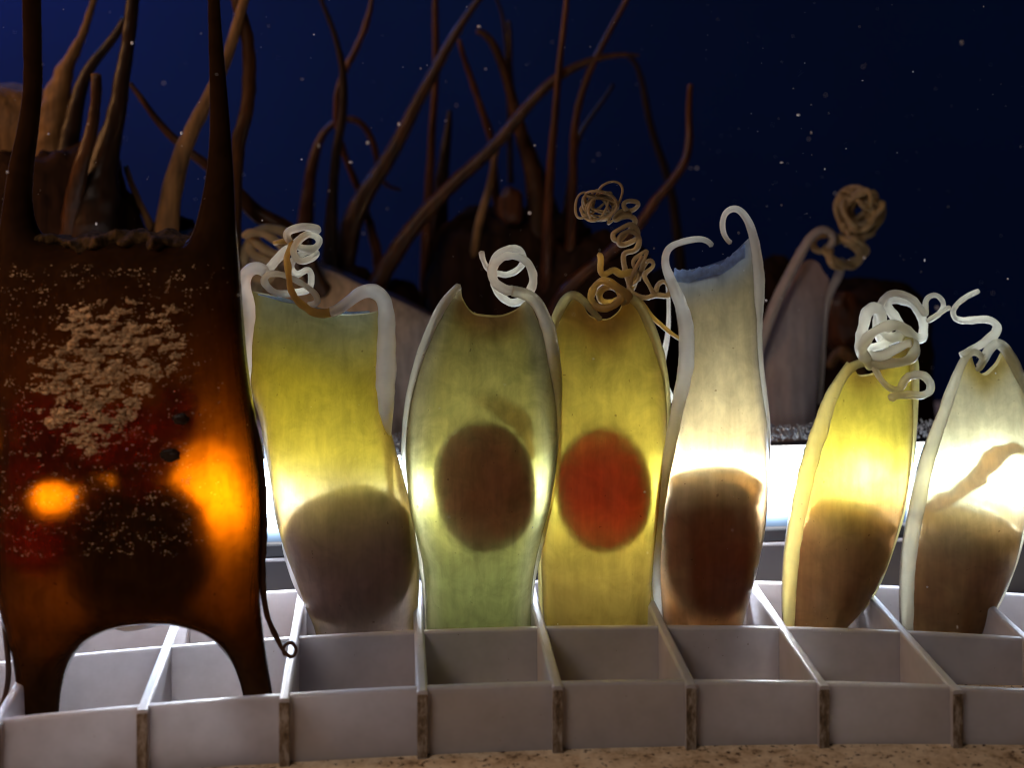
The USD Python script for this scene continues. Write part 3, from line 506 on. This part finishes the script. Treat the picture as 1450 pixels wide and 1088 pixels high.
def inflate(out, d, T, step=2.6, depth_bias=0.0):
    """a body with this outline at distance d, round limbs, its belly at most T cm deep to each side"""
    from shapely.geometry import Polygon
    from shapely import contains_xy
    from scipy.sparse import coo_matrix
    from scipy.sparse.linalg import spsolve
    from scipy.spatial import Delaunay
    from scipy.ndimage import map_coordinates
    p = np.array(out, float)
    for _ in range(2):
        q = np.roll(p, -1, 0); p = np.stack([p * .75 + q * .25, p * .25 + q * .75], 1).reshape(-1, 2)
    poly = Polygon(p); x0, y0, x1, y1 = poly.bounds; h = 1.0
    gx, gy = np.arange(x0 - 4, x1 + 4, h), np.arange(y0 - 4, y1 + 4, h)
    GX, GY = np.meshgrid(gx, gy); ins = contains_xy(poly, GX, GY)
    idx = -np.ones(ins.shape, int); idx[ins] = np.arange(ins.sum()); n = ins.sum()
    ii, jj, vv = [np.arange(n)], [np.arange(n)], [np.full(n, 4.0)]
    for dy, dx in ((0, 1), (0, -1), (1, 0), (-1, 0)):
        nb = np.roll(idx, (-dy, -dx), (0, 1)); ok = ins & (nb >= 0)
        ii.append(idx[ok]); jj.append(nb[ok]); vv.append(np.full(ok.sum(), -1.0))
    u = spsolve(coo_matrix((np.concatenate(vv), (np.concatenate(ii), np.concatenate(jj))), (n, n)).tocsc(), np.full(n, h * h))
    U = np.zeros(ins.shape); U[ins] = u
    ring = poly.exterior; m = int(ring.length / step)
    b = np.array([ring.interpolate(q * ring.length / m).coords[0] for q in range(m)])
    ix, iy = np.meshgrid(np.arange(x0, x1, step), np.arange(y0, y1, step)); ix[1::2] += step / 2
    inner = contains_xy(poly.buffer(-3.6), ix, iy); c_ = np.stack([ix[inner], iy[inner]], 1)
    tb = np.roll(b, -1, 0) - np.roll(b, 1, 0); nb_ = np.stack([-tb[:, 1], tb[:, 0]], 1) / np.linalg.norm(tb, axis=1, keepdims=True)
    if not contains_xy(poly, *(b[0] + nb_[0])): nb_ = -nb_
    rings = [b + nb_ * o for o in (.5, 1.4, 2.6)]
    c_ = np.vstack([r_[contains_xy(poly.buffer(-.2), r_[:, 0], r_[:, 1])] for r_ in rings] + [c_])
    a_ = np.vstack([b, c_]); tri = Delaunay(a_).simplices
    cen = a_[tri].mean(1); tri = tri[contains_xy(poly, cen[:, 0], cen[:, 1])]
    e = np.cross(a_[tri[:, 1]] - a_[tri[:, 0]], a_[tri[:, 2]] - a_[tri[:, 0]]); tri[e < 0] = tri[e < 0][:, ::-1]
    w = np.sqrt(2 * np.maximum(map_coordinates(U, [(a_[:, 1] - gy[0]) / h, (a_[:, 0] - gx[0]) / h], order=1), 0)) * d / F
    w[:m] = 0; w = T * np.tanh(w / T)
    N = len(a_); back = np.arange(N); back[m:] = np.arange(N, 2 * N - m)
    aa = np.vstack([a_, a_[m:]]); ww = np.concatenate([-w, w[m:]])
    V = np.stack([(aa[:, 0] - CX) / F * d, d + ww, CAMZ - (aa[:, 1] - H0) / F * d], -1)
    return V, np.vstack([tri, back[tri][:, ::-1]]), aa, ww
v, fc, pp_, ww = inflate(OUT, d, .74)
px, py = pp_.T
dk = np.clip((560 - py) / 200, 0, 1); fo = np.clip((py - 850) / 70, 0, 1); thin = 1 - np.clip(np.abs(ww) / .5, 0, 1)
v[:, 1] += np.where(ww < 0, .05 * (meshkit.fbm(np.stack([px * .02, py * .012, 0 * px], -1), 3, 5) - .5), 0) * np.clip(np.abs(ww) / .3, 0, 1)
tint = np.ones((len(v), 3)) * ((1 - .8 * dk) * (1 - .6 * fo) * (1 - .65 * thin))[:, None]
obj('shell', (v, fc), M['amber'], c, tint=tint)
obj('arch_rim', tube(curve([(78, 985), (86, 948), (103, 918), (140, 890), (180, 877), (215, 873), (250, 875), (285, 886), (315, 910), (338, 950)], d), np.array([3, 5, 7, 8, 7, 7, 8, 8, 7, 4]) * k, ns=12), M['horn_dark'], c)
Z0 = lambda p: crop(0, 0, 2.72, p)
obj('top_edge', tube(curve([(44, 338), (60, 340), (90, 346), (140, 342), (190, 340), (240, 342), (270, 342), (288, 336)], d, 120), np.array([5, 9, 11, 12, 12, 11, 9, 5]) * k, ns=20, rough=1.1, seed=3, flat=3.4), M['rough_crust'], c)
keel = obj('keel', tube(curve([(346, 540, .05), (356, 590, 0), (367, 650, 0), (372, 700, 0), (373, 760, 0), (372, 820, 0), (378, 870, 0), (390, 900, -.05), (403, 924, -.08), (414, 930, -.08), (419, 920, -.08), (412, 911, -.08), (403, 916, -.08), (404, 928, -.08)], d), np.array([3, 5, 6, 6, 6, 6, 5.5, 4.5, 4, 3.5, 3.2, 3, 3, 3]) * k, ns=10, rough=.5), M['horn_brown'], c, label='thin side keel ending in a small curl')
obj('side_tendril', tube(curve([(-12, 560), (4, 640), (-3, 740), (2, 830), (8, 900), (12, 950), (6, 990), (-4, 1005)], d - .3), np.array([6, 6, 5, 5, 4, 4, 4, 3]) * k, ns=10), M['horn_brown'], c)
obj('yolk', egg(194, 786, 112, 100, d + .15, .45, px=2.2, wob=.2, seed=30, tilt=.25), M['yolk_dark'], c)
obj('embryo', tube(curve([(10, 600, .2), (70, 605, .2), (140, 625, .15), (205, 620, .1), (250, 600, 0), (262, 575, 0), (230, 565, .1)], d), np.array([30, 42, 50, 50, 36, 24, 10]) * k, ns=16), M['yolk_blood'], c)
obj('embryo_tail', tube(curve([(65 + 62 * math.cos(q) * 1.05, 712 + 60 * math.sin(q), .12 + .1 * math.sin(q)) for q in np.linspace(-.3, 5.6, 14)], d), np.array([26, 38, 44, 42, 42, 40, 36, 30]) * k, ns=16), M['yolk_blood'], c)
obj('embryo_fin', tube(curve([(190, 690, .1), (225, 660, .1), (262, 634, .1), (300, 622, .1), (330, 640, .1)], d), np.array([50, 30, 14, 6, 3]) * k, ns=10), M['yolk_blood'], c)
# front surface of the shell, to set things on it
fr = ww <= 0
from scipy.interpolate import LinearNDInterpolator
PX, PY = px, py
surf = LinearNDInterpolator(np.stack([PX[fr], PY[fr]], 1), v[fr, 1])
spots = []
for (sx, sy, sr) in ((256, 594, 12), (241, 645, 14)):
    spots.append(egg(sx, sy, sr, sr * .68, float(surf(sx, sy)) * 1.0, .035, wob=.7, seed=sx))
for s_ in spots: obj('dark_growth', s_, M['horn_dark'], c)
rng2 = np.random.default_rng(11)
ico0 = trimesh.creation.icosphere(subdivisions=0, radius=1.0); ms = []
X, Y = rng2.uniform(15, 330, 260000), rng2.uniform(365, 760, 260000)
def fb(ax, ay, az, o, sd): return meshkit.fbm(np.stack([ax, ay, np.full_like(ax, az)], -1), o, sd)
n1 = fb(X * .03, Y * .04, 7.7, 4, 16); n2 = fb(X * .075 + Y * .03, Y * .15, 4.2, 4, 9)
e = ((X - 172 - (490 - Y) * .32) / 96) ** 2 + ((Y - 482) / np.where(Y < 482, 74, 135)) ** 2
core = np.clip(1.15 - e + 2.2 * (n1 - .5), 0, None)
D = np.clip(core * 1.6, 0, 1) * np.clip((n2 - .45) * 9, .03, 1) + np.where((X > 30) & (X < 290), .016, .003) * (.15 + 26 * np.clip(n2 - .5, 0, 1))
keep = rng2.random(len(X)) < D * .46
X, Y, C = X[keep], Y[keep], D[keep] > .15
S_ = surf(np.stack([X, Y], 1))
for x, y, big, dd in zip(X, Y, C, S_):
    if not np.isfinite(dd): continue
    rad = (rng2.uniform(.45, 1.5) * (2.0 if rng2.random() < .08 else 1) if big else rng2.uniform(.35, 1.1)) * k
    q = ico0.vertices * np.array([rng2.uniform(.8, 1.9), rng2.uniform(.6, 1.1), rng2.uniform(.5, 1.0)]) * (1 + .55 * rng2.uniform(-1, 1, (len(ico0.vertices), 1)))
    p = at(x, y, d); p[1] = dd - rad * rng2.uniform(0, 2.4 if big else .8)
    ms.append((q * rad + p, ico0.faces))
print('sediment', len(ms))
obj('sediment', join(ms), M['sediment'], c, kind='stuff', label='crumbly tan sediment stuck on the amber wall', smooth=False)

# ------------------------------------------------------------------ background cases
def horn(parent, pts, rad, d, m, s, rough=.15, seed=1, name='horn', label=None, ext=True):
    if ext:                                        # root the horn well inside the body below it
        a, b = np.array(list(pts[-2][:2]) + [0.0]), np.array(list(pts[-1]) + [0.0] * (3 - len(pts[-1])), float)
        u = (b - a)[:2] / np.linalg.norm((b - a)[:2]); u = u * .5 + np.array([0, .5])
        pts = list(pts) + [(b[0] + u[0] * 55, b[1] + u[1] * 55, b[2] + .15), (b[0] + u[0] * 110, b[1] + u[1] * 110, b[2] + .35)]
        rad = list(np.interp(np.linspace(0, 1, len(pts) - 2), np.linspace(0, 1, len(rad)), rad)); rad += [rad[-1] * 1.1, rad[-1] * 1.1]
    return obj(name, tube(curve(pts, d), np.array(rad, float) / s * d / F, ns=14, rough=rough, seed=int(abs(pts[0][0])) + seed), m, parent, label=label)
def lump(cx, cy, rx, ry, d, rd, seed, wob=.35, px=2.5, tilt=0): return egg(cx, cy, rx, ry, d, rd, px=px, wob=wob, seed=seed, tilt=tilt)
def standing(cx, y0, hw, d, rd, seed):
    """leathery rounded body of a case from its top edge at y0 down to the floor"""
    yb = H0 + (CAMZ - .1) * F / d
    v, f = egg(cx, (y0 + yb) / 2, hw, (yb - y0) / 2, d, rd, px=4.0, wob=.2, seed=seed)
    m = trimesh.Trimesh(v, f, process=False).subdivide(); v = m.vertices; c0 = v.mean(0)
    return c0 + (v - c0) * (1 + .16 * (meshkit.fbm(v * 3.2, 4, seed)[:, None] - .5)), m.faces
HD, HB, HR, HTN = M['horn_dark'], M['horn_brown'], M['horn_red'], M['horn_tan']
d = 20.9
c = thing('brown_egg_case', base(70, d), 'dark brown egg case behind the amber one with a short cut off horn', 'egg case')
obj('shell', standing(80, 215, 120, d, .55, 40), M['rock'], c)
horn(c, Z0([(515, -40), (508, 30), (495, 150), (470, 300), (445, 450), (405, 600), (375, 750), (360, 900, .1)]), [24, 26, 27, 32, 40, 62, 92, 100], d - .5, HD, 2.72)
horn(c, Z0([(370, 290, -.4), (367, 400, -.4), (347, 520, -.4), (312, 640, -.4), (285, 780, -.2), (280, 900, 0)]), [20, 20, 26, 32, 40, 46], d - .5, HB, 2.72, label='short horn with a cut tip')
ring = tube(spline([at(*Z0([(370 + 15 * math.cos(q), 290 + 5 * math.sin(q))])[0][:2], d - .9) + [0, .06 * math.sin(q), 0] for q in np.linspace(0, 2 * np.pi, 13)], 30), [.02], ns=6)
obj('cut_tip', ring, M['horn_tan'], c)
horn(c, Z0([(480, 70), (440, 140), (400, 190), (335, 280), (295, 400), (270, 520), (250, 640)]), [14, 18, 20, 26, 34, 40, 50], d + .3, HD, 2.72)
d = 21.8
c = thing('tan_egg_case', base(-20, d), 'fuzzy tan egg case at the far upper left with one tapering horn', 'egg case')
obj('shell', lump(-10, 235, 118, 118, d, .7, 42, wob=.2, px=3), HTN, c)
horn(c, Z0([(372, -40), (355, 20), (330, 100), (290, 190), (250, 270), (220, 380), (200, 520)]), [12, 14, 18, 26, 44, 70, 90], d - .3, HTN, 2.72, rough=.3)
d = 20.8
c = thing('brown_egg_case', base(260, d), 'brown egg case whose tall horns cross behind the right horn of the amber case', 'egg case')
obj('shell', standing(255, 322, 90, d, .5, 43), M['rock'], c)
horn(c, Z0([(960, -60), (940, 0), (905, 120), (870, 230), (800, 380), (740, 500), (692, 620), (655, 780), (640, 920)]), [18, 20, 22, 24, 28, 32, 38, 44, 50], d - .3, HTN, 2.72, rough=.12)
horn(c, Z0([(900, -40), (930, 60), (953, 150), (960, 300), (948, 430), (920, 540), (905, 700), (895, 860)]), [20, 24, 26, 27, 28, 28, 30, 36], d - .2, HB, 2.72)
horn(c, Z0([(500, 320), (560, 400), (620, 480), (700, 560), (800, 640), (920, 750), (1000, 830), (1120, 900)]), [9, 12, 15, 17, 20, 28, 34, 34], d + .4, HB, 2.72)
horn(c, Z0([(485, 640), (515, 730), (560, 830), (590, 900)]), [9, 12, 15, 18], d + .2, HTN, 2.72)
Z6 = lambda p: crop(380, 0, 2.685, p)
d = 23.2
c = thing('brown_egg_case', base(470, d), 'brown case behind the flat mouthed yellow one with a looped horn', 'egg case')
obj('shell', standing(470, 375, 70, d, .5, 44), M['rock'], c)
horn(c, Z6([(190, -40), (210, 20), (245, 110), (275, 220), (286, 320), (280, 450), (262, 560), (238, 850), (235, 1060)]), [8, 9, 11, 14, 16, 18, 20, 30, 36], d - .3, HD, 2.685)
horn(c, Z6([(395, -20), (375, 80), (340, 170), (300, 250), (265, 340), (262, 470), (290, 590), (350, 740), (390, 870), (420, 1000)]), [9, 12, 14, 12, 12, 12, 12, 15, 18, 22], d + .4, HR, 2.685, rough=.3)
horn(c, Z6([(130, 950), (145, 800), (165, 640), (200, 525), (245, 472), (300, 452), (350, 467), (395, 535), (415, 620), (430, 680), (500, 720)]), [40, 30, 24, 20, 15, 13, 12, 12, 11, 10, 6], d + .6, HR, 2.685, label='horn bent over into a loop', ext=False)
d = 23.6
c = thing('brown_egg_case', base(560, d), 'brown egg case with the long horn that slants across to the right', 'egg case')
obj('shell', standing(545, 395, 60, d, .5, 45), M['rock'], c)
horn(c, Z6([(275, 1080), (292, 980), (318, 850), (380, 720), (470, 580), (560, 400), (620, 290), (680, 180), (740, 80), (820, -30)]), [44, 42, 40, 34, 28, 24, 22, 20, 16, 12], d - .3, HB, 2.685, ext=False)
horn(c, Z6([(400, 1110), (480, 965), (600, 805), (720, 683), (850, 562), (950, 445), (1050, 335), (1150, 262), (1270, 217), (1410, 210)]), [38, 34, 30, 27, 25, 23, 20, 18, 13, 5], d - .6, HB, 2.685, label='long horn slanting to the right', ext=False)
horn(c, Z6([(636, -30), (636, 150), (636, 300), (626, 450), (616, 620), (606, 780), (600, 900)]), [12, 13, 14, 14, 16, 18, 20], d + .3, HR, 2.685)
horn(c, Z6([(690, 420), (680, 520), (662, 660), (650, 800), (640, 920)]), [8, 18, 26, 34, 40], d + .8, HD, 2.685)  # dark shape standing in for the wide shadow behind the upright horn
d = 24.0
c = thing('brown_egg_case', base(730, d), 'dark egg case behind the olive one with thin upright reddish horns', 'egg case')
obj('shell', standing(730, 296, 128, d, .7, 46), M['rock'], c)
horn(c, Z6([(725, 150), (745, 220), (772, 300), (812, 420), (848, 540), (860, 700), (880, 830)]), [8, 11, 13, 14, 14, 16, 18], d - .2, HR, 2.685, rough=.3)
horn(c, Z6([(795, 118), (850, 160), (890, 250), (920, 350), (960, 500), (1005, 650), (1025, 850)]), [12, 16, 18, 22, 30, 38, 44], d - .4, HB, 2.685)
horn(c, Z6([(885, 500), (865, 580), (832, 740), (800, 850)]), [8, 12, 15, 16], d - .6, HTN, 2.685)
horn(c, Z6([(860, -20), (890, 60), (905, 180), (915, 400)]), [5, 7, 8, 10], d + .6, HD, 2.685)
obj('pink_growth', lump(723, 292, 18, 26, d - .7, .12, 61, wob=.4), HR, c)
d = 23.2
c = thing('brown_egg_case', base(830, d), 'brown case with thin horns behind the tan tendril tangle', 'egg case')
obj('shell', standing(840, 335, 90, d, .6, 47), M['rock'], c)
horn(c, Z6([(1135, -20), (1128, 60), (1110, 220), (1092, 420), (1076, 600), (1066, 780), (1060, 940)]), [10, 11, 13, 14, 16, 18, 20], d - .4, HR, 2.685)
horn(c, Z6([(1380, -40), (1350, 20), (1290, 130), (1235, 240), (1185, 380), (1162, 520), (1158, 700), (1150, 950)]), [10, 12, 13, 14, 15, 16, 18, 24], d - .2, HR, 2.685)
horn(c, Z6([(1310, 320), (1250, 410), (1195, 490), (1170, 560)]), [7, 9, 10, 11], d + .6, HD, 2.685)
horn(c, [(978, 120, .1), (976, 190, .1), (966, 235), (928, 285), (904, 319), (844, 374), (800, 415)], [4, 5.5, 6.5, 7, 7.5, 9, 11], d - .5, HR, 1.0)
d = 25.5
c = thing('brown_egg_case', base(930, d), 'farthest dim brown case with two faint horns near the middle', 'egg case')
obj('shell', standing(930, 385, 80, d, .6, 48), M['rock'], c)
horn(c, [(880, 75), (900, 90), (912, 130), (925, 190), (942, 240), (955, 300), (965, 400)], [3, 4, 5, 5.5, 6, 7, 9], d, HD, 1.0)
horn(c, [(720, 30), (722, 80), (730, 160), (770, 260), (800, 350), (830, 400)], [3, 4, 6, 8, 10, 12], d, HD, 1.0)

# tan-grey case leaning behind the two yellow ones
d = 21.9
c = thing('tan_egg_case', base(500, d), 'large tan case leaning behind the yellow and olive cases, shading to grey', 'egg case')
v, f = egg(480, 520, 215, 128, d, .6, px=2.4, wob=.1, seed=50, tilt=-.42, squeeze=.12)
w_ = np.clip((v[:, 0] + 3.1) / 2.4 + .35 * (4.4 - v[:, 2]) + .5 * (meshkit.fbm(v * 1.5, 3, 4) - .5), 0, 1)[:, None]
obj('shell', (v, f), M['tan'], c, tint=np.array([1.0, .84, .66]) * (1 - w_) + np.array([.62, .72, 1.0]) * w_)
pts = [(345, 335, -1.5), (365, 330, -1.5), (395, 345, -1.5), (400, 360, -1.4), (370, 350, -1.4), (355, 340, -1.3), (358, 360, -1.3), (385, 372, -1.3), (380, 395, -1.3), (352, 385, -1.2), (350, 350, -1.2), (372, 325, -1.2), (402, 330, -1.2), (408, 352, -1.1), (380, 380, -1.0), (360, 420, -.8), (350, 460, -.6)]
rim(c, pts, d, [5, 6.5, 7, 7, 7.5, 8, 10], M['tendril_dim'], flat=1, name='tendril', n=130)
# lilac case to the right
d = 21.6
c = thing('lilac_egg_case', base(1130, d), 'dim lilac grey egg case with a brown ball of tendrils on top', 'egg case')
Zb = lambda p: crop(1060, 240, 2.72, p)
yb = H0 + (CAMZ) * F / d - 3
rows = [(yb, 1060, 1150), (700, 1062, 1152), (600, 1066, 1154), (520, 1076, 1160), (450, 1098, 1168), (400, 1122, 1174), (370, 1138, 1180)]
sk, st = sack(rows, d, .55, TP, top=[(-1, 372), (-.5, 368), (0, 372), (.5, 384), (1, 396)], wob=.2, seed=52)
obj('shell', sk, M['lilac'], c, tint=shade(st, top=(.8, (1.1, .9, .8))))
rim(c, Zb([(-10, 900, -.1), (20, 760, -.15), (60, 640, -.2), (95, 540, -.2), (140, 440, -.2), (190, 345, -.2), (240, 262, -.2), (290, 232, -.2), (322, 255, -.2), (305, 300, -.2)]), d, [5, 6, 7, 8, 8, 7.5, 7, 6, 5.5, 5], M['lilac_rim'])
rim(c, Zb([(270, 900), (285, 700), (300, 520), (325, 450), (350, 400), (360, 350, -.1)]), d, [3.5, 4, 5, 6, 6, 5], M['lilac_rim'])
r = random.Random(8)
pts = [(305, 300, -.2), (265, 312, -.1), (250, 280, 0), (290, 255, 0)]
for i in range(16):
    ang = i * 1.05; R1 = 48 + 34 * ((i * 7) % 5) / 4
    pts.append((368 + R1 * math.cos(ang) * 1.05, 312 + .8 * R1 * math.sin(ang), -.2 + .25 * math.sin(i * 2.1)))
rim(c, Zb(pts), d, [5, 5, 5, 4.6], M['tendril_dim'], flat=1, name='tendril', n=200)
pts = [(360, 240, 0)]
for i in range(70):
    ang = i * 1.31 + r.uniform(-.4, .4); R1 = r.uniform(.35, 1.0)
    pts.append((425 + 92 * R1 * math.cos(ang) + 10 * math.sin(i * .3), 170 + 108 * R1 * math.sin(ang) + (0), -.1 + r.uniform(-.28, .28)))
rim(c, Zb(pts), d, [4.6, 4.4, 4.2, 4], M['tendril_dim'], flat=1, name='tendril', n=620, ns=8, label='tendril wound into a brown ball')
d = 24.5
c = thing('brown_egg_case', base(1230, d), 'rough brown egg case in the dim water behind the lemon yellow one', 'egg case')
obj('shell', standing(1225, 395, 95, d, .7, 55), M['rock'], c)
obj('growth', lump(1195, 455, 28, 42, d - .8, .2, 56), HR, c)
horn(c, [(1175, 520), (1195, 500), (1215, 530), (1228, 590), (1232, 640)], [6, 10, 12, 12, 12], d - 1.0, M['horn_tan'], 1.0)
d = 25.5
c = thing('brown_egg_case', base(1110, d), 'brown egg case mostly hidden between the cream case and the lilac one', 'egg case')
obj('shell', standing(1090, 370, 60, d, .6, 57), M['rock'], c)

# glassy filament between the fourth and fifth cases
d = 18.3
obj('filament', tube(curve(Z1([(140, 400), (146, 470), (150, 600), (140, 720), (122, 800), (125, 880), (150, 950), (180, 1000), (185, 1100)]), d), np.array([2.6, 2.8, 3, 3.6, 5, 5.5, 5, 4, 3]) * d / F, ns=10), M['rim'],
    label='thin glassy filament hanging between the red yolk case and the cream case', cat='tendril')

# drifting specks
rng3 = np.random.default_rng(21); ms = []
ico1 = trimesh.creation.icosphere(subdivisions=1, radius=1.0)
for i in range(800):
    dd = rng3.uniform(13.5, 25); x, y = rng3.uniform(-20, 1470), rng3.uniform(-10, 900) 
    rad = .30 + .40 * rng3.pareto(2.0)
    rad = min(rad, 2.3) * dd / F
    ms.append((ico1.vertices * rad * rng3.uniform(.45, 1.4, (1, 3)) + at(x, y, dd), ico1.faces))
obj('drifting_specks', join(ms), M['fleck'], kind='stuff', label='tiny white specks drifting in the water all around', cat='specks')
